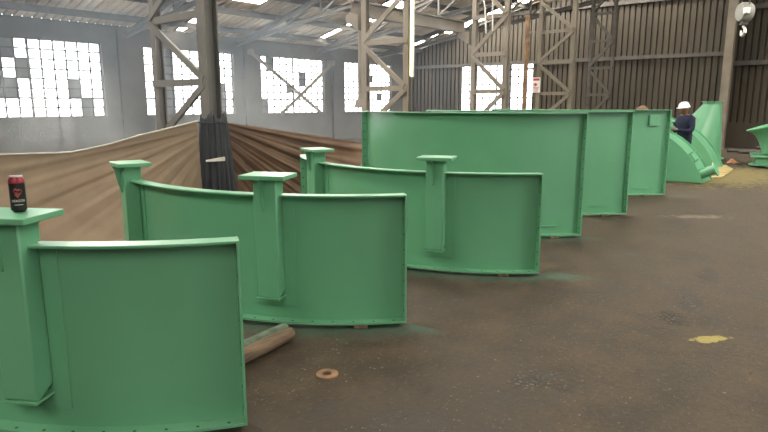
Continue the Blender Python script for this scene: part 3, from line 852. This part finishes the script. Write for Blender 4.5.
def skeleton(h=1.0, l_hand=(.34, .12, 1.10), r_hand=(.36, -.08, 1.06), l_elb=(.08, .27, 1.08), r_elb=(.06, -.27, 1.06), lean=.03):
    J = {'pelvis': (0, 0, .93), 'waist': (lean*.4, 0, 1.06), 'chest': (lean, 0, 1.26), 'top': (lean*1.2, 0, 1.40), 'neck': (lean*1.6, 0, 1.47), 'skull': (lean*2.2+.02, 0, 1.56)}
    Rr = {'pelvis': (.155, .125), 'waist': (.15, .115), 'chest': (.175, .125), 'top': (.12, .085), 'neck': (.058, .058), 'skull': (.055, .055)}
    E = [('pelvis', 'waist'), ('waist', 'chest'), ('chest', 'top'), ('top', 'neck'), ('neck', 'skull')]
    for s, n, hd, el in ((1, 'l', l_hand, l_elb), (-1, 'r', r_hand, r_elb)):
        J['sh_'+n] = (lean, s*.19, 1.38); Rr['sh_'+n] = .072
        J['elb_'+n] = el; Rr['elb_'+n] = .052
        J['wrist_'+n] = hd; Rr['wrist_'+n] = .034
        E += [('top', 'sh_'+n), ('sh_'+n, 'elb_'+n), ('elb_'+n, 'wrist_'+n)]
        d = (Vector(hd)-Vector(el)).normalized(); side = Vector((0, 0, 1)).cross(d).normalized(); up = d.cross(side)
        palm = Vector(hd)+d*.06
        J['f_'+n+'palm'] = tuple(palm); Rr['f_'+n+'palm'] = (.036, .018); E.append(('wrist_'+n, 'f_'+n+'palm'))
        for q in range(4):
            off = (q-1.5)*.021; L = (.060, .070, .066, .052)[q]
            a = palm+side*off+d*.03; b2 = a+d*L*.55-up*.012; c2 = b2+d*L*.35-up*.022
            for t, p, rr in (('a', a, .0105), ('b', b2, .0095), ('c', c2, .008)):
                J['f_%s%d%s' % (n, q, t)] = tuple(p); Rr['f_%s%d%s' % (n, q, t)] = rr
            E += [('f_'+n+'palm', 'f_%s%da' % (n, q)), ('f_%s%da' % (n, q), 'f_%s%db' % (n, q)), ('f_%s%db' % (n, q), 'f_%s%dc' % (n, q))]
        th = Vector(hd)+d*.025+side*(-s*.036); th2 = th+d*.035+side*(-s*.018)-up*.012
        J['f_'+n+'t1'] = tuple(th); J['f_'+n+'t2'] = tuple(th2); Rr['f_'+n+'t1'] = .012; Rr['f_'+n+'t2'] = .0095
        E += [('wrist_'+n, 'f_'+n+'t1'), ('f_'+n+'t1', 'f_'+n+'t2')]
        J['hip_'+n] = (0, s*.095, .86); Rr['hip_'+n] = .098
        J['knee_'+n] = (.03, s*.11, .48); Rr['knee_'+n] = .066
        J['ank_'+n] = (-.01, s*.115, .10); Rr['ank_'+n] = .046
        J['toe_'+n] = (.16, s*.13, .042); Rr['toe_'+n] = .04
        J['heel_'+n] = (-.05, s*.115, .045); Rr['heel_'+n] = .04
        E += [('pelvis', 'hip_'+n), ('hip_'+n, 'knee_'+n), ('knee_'+n, 'ank_'+n), ('ank_'+n, 'toe_'+n), ('ank_'+n, 'heel_'+n)]
    if h != 1: J = {k: (v[0]*h, v[1]*h, v[2]*h) for k, v in J.items()}
    return J, E, Rr
J, E_, Rr = skeleton(.92)
Rr = {k: ((v[0]*1.15, v[1]*1.15) if isinstance(v, tuple) and k in ('pelvis', 'waist', 'chest', 'top') else v*1.2 if k[:3] in ('sh_', 'elb') else v) for k, v in Rr.items()}
W1 = (14.62, 3.44, 0)
w1, _ = person(W1, math.radians(150), 'person in navy overalls and white hard hat standing behind the curved casing, reading a paper', J, E_, Rr, M['white'], 'hard_hat', M['navy'], (.085*.92+.01, 0, 1.60*.92), math.radians(-15), .15)
J2, E2, R2 = skeleton(.872, l_hand=(.22, .2, .82), r_hand=(.22, -.2, .82), l_elb=(.05, .29, 1.05), r_elb=(.05, -.29, 1.05))
w2, _ = person((12.99, 3.80, 0), math.radians(120), 'person hidden behind the farthest tall panel, only the orange-brown cap showing over it', J2, E2, R2, M['cap'], 'cap', M['navy'], (.09, 0, 1.60*.872), 0., .3)
pp = MB(); rot = Matrix.Rotation(math.radians(150), 4, 'Z'); mtp = Matrix.Translation(W1) @ rot @ Matrix.Translation((.47, .02, 1.085)) @ Matrix.Rotation(math.radians(-30), 4, 'Y')
pp.box(-.10, -.15, 0, .10, .15, .003, mtx=mtp)
tag(pp.build('paper', M['white'], smooth=False), 'white sheet of paper held by the person in the white hard hat', 'paper')

# ------------------------------------------------------------------ light
w = bpy.data.worlds.new('sky'); sc.world = w; w.use_nodes = True
bg = w.node_tree.nodes['Background']; bg.inputs[0].default_value = (.93, .97, 1., 1); bg.inputs[1].default_value = 8.
sd = bpy.data.lights.new('sun', 'SUN'); sd.energy = 9.; sd.angle = math.radians(.6); sd.color = (1., .86, .66)
so_ = bpy.data.objects.new('sun', sd); COL.objects.link(so_)
el = math.radians(11.5); az = (.38, .925)
d = Vector((-az[0]*math.cos(el), -az[1]*math.cos(el), -math.sin(el)))
so_.rotation_euler = d.to_track_quat('-Z', 'Y').to_euler()
def area(name, loc, direction, sx, sy, power, col):
    l = bpy.data.lights.new(name, 'AREA'); l.shape = 'RECTANGLE'; l.size = sx; l.size_y = sy; l.energy = power; l.color = col
    o = bpy.data.objects.new(name, l); COL.objects.link(o); o.location = loc
    o.rotation_euler = Vector(direction).to_track_quat('-Z', 'Y').to_euler(); return o

# dusty air in the hall
vm = bpy.data.materials.new('dusty_air'); vm.use_nodes = True; nt = vm.node_tree
nt.nodes.remove(nt.nodes['Principled BSDF'])
vs_ = nt.nodes.new('ShaderNodeVolumeScatter'); vs_.inputs['Color'].default_value = (.76, .87, 1., 1); vs_.inputs['Density'].default_value = .0125; vs_.inputs['Anisotropy'].default_value = .55
nt.links.new(vs_.outputs[0], nt.nodes['Material Output'].inputs['Volume'])
hz = MB().box(XB+.3, 6.4, .6, 13.2, YL-.3, 3.8).build('haze', vm, smooth=False)
tag(hz, 'thin bluish haze of sunlit dust hanging before the windows at the left', 'haze', kind='stuff')

# ------------------------------------------------------------------ camera
cam = bpy.data.cameras.new('camera'); cam.sensor_width = 36.; cam.lens = 600/768*36; cam.clip_end = 200
co = bpy.data.objects.new('camera', cam); COL.objects.link(co)
co.location = (0, 0, 1.6)
co.rotation_euler = (PI/2-math.atan(113/600), 0, math.radians(39.7-90))
sc.camera = co
sc.view_settings.view_transform = 'Standard'; sc.view_settings.look = 'None'; sc.view_settings.gamma = 1.; sc.view_settings.use_curve_mapping = False
sc.view_settings.exposure = .42
sc.cycles.use_denoising = True
sc.cycles.max_bounces = 8; sc.cycles.diffuse_bounces = 5; sc.cycles.transparent_max_bounces = 8
sc.cycles.sample_clamp_indirect = 6.
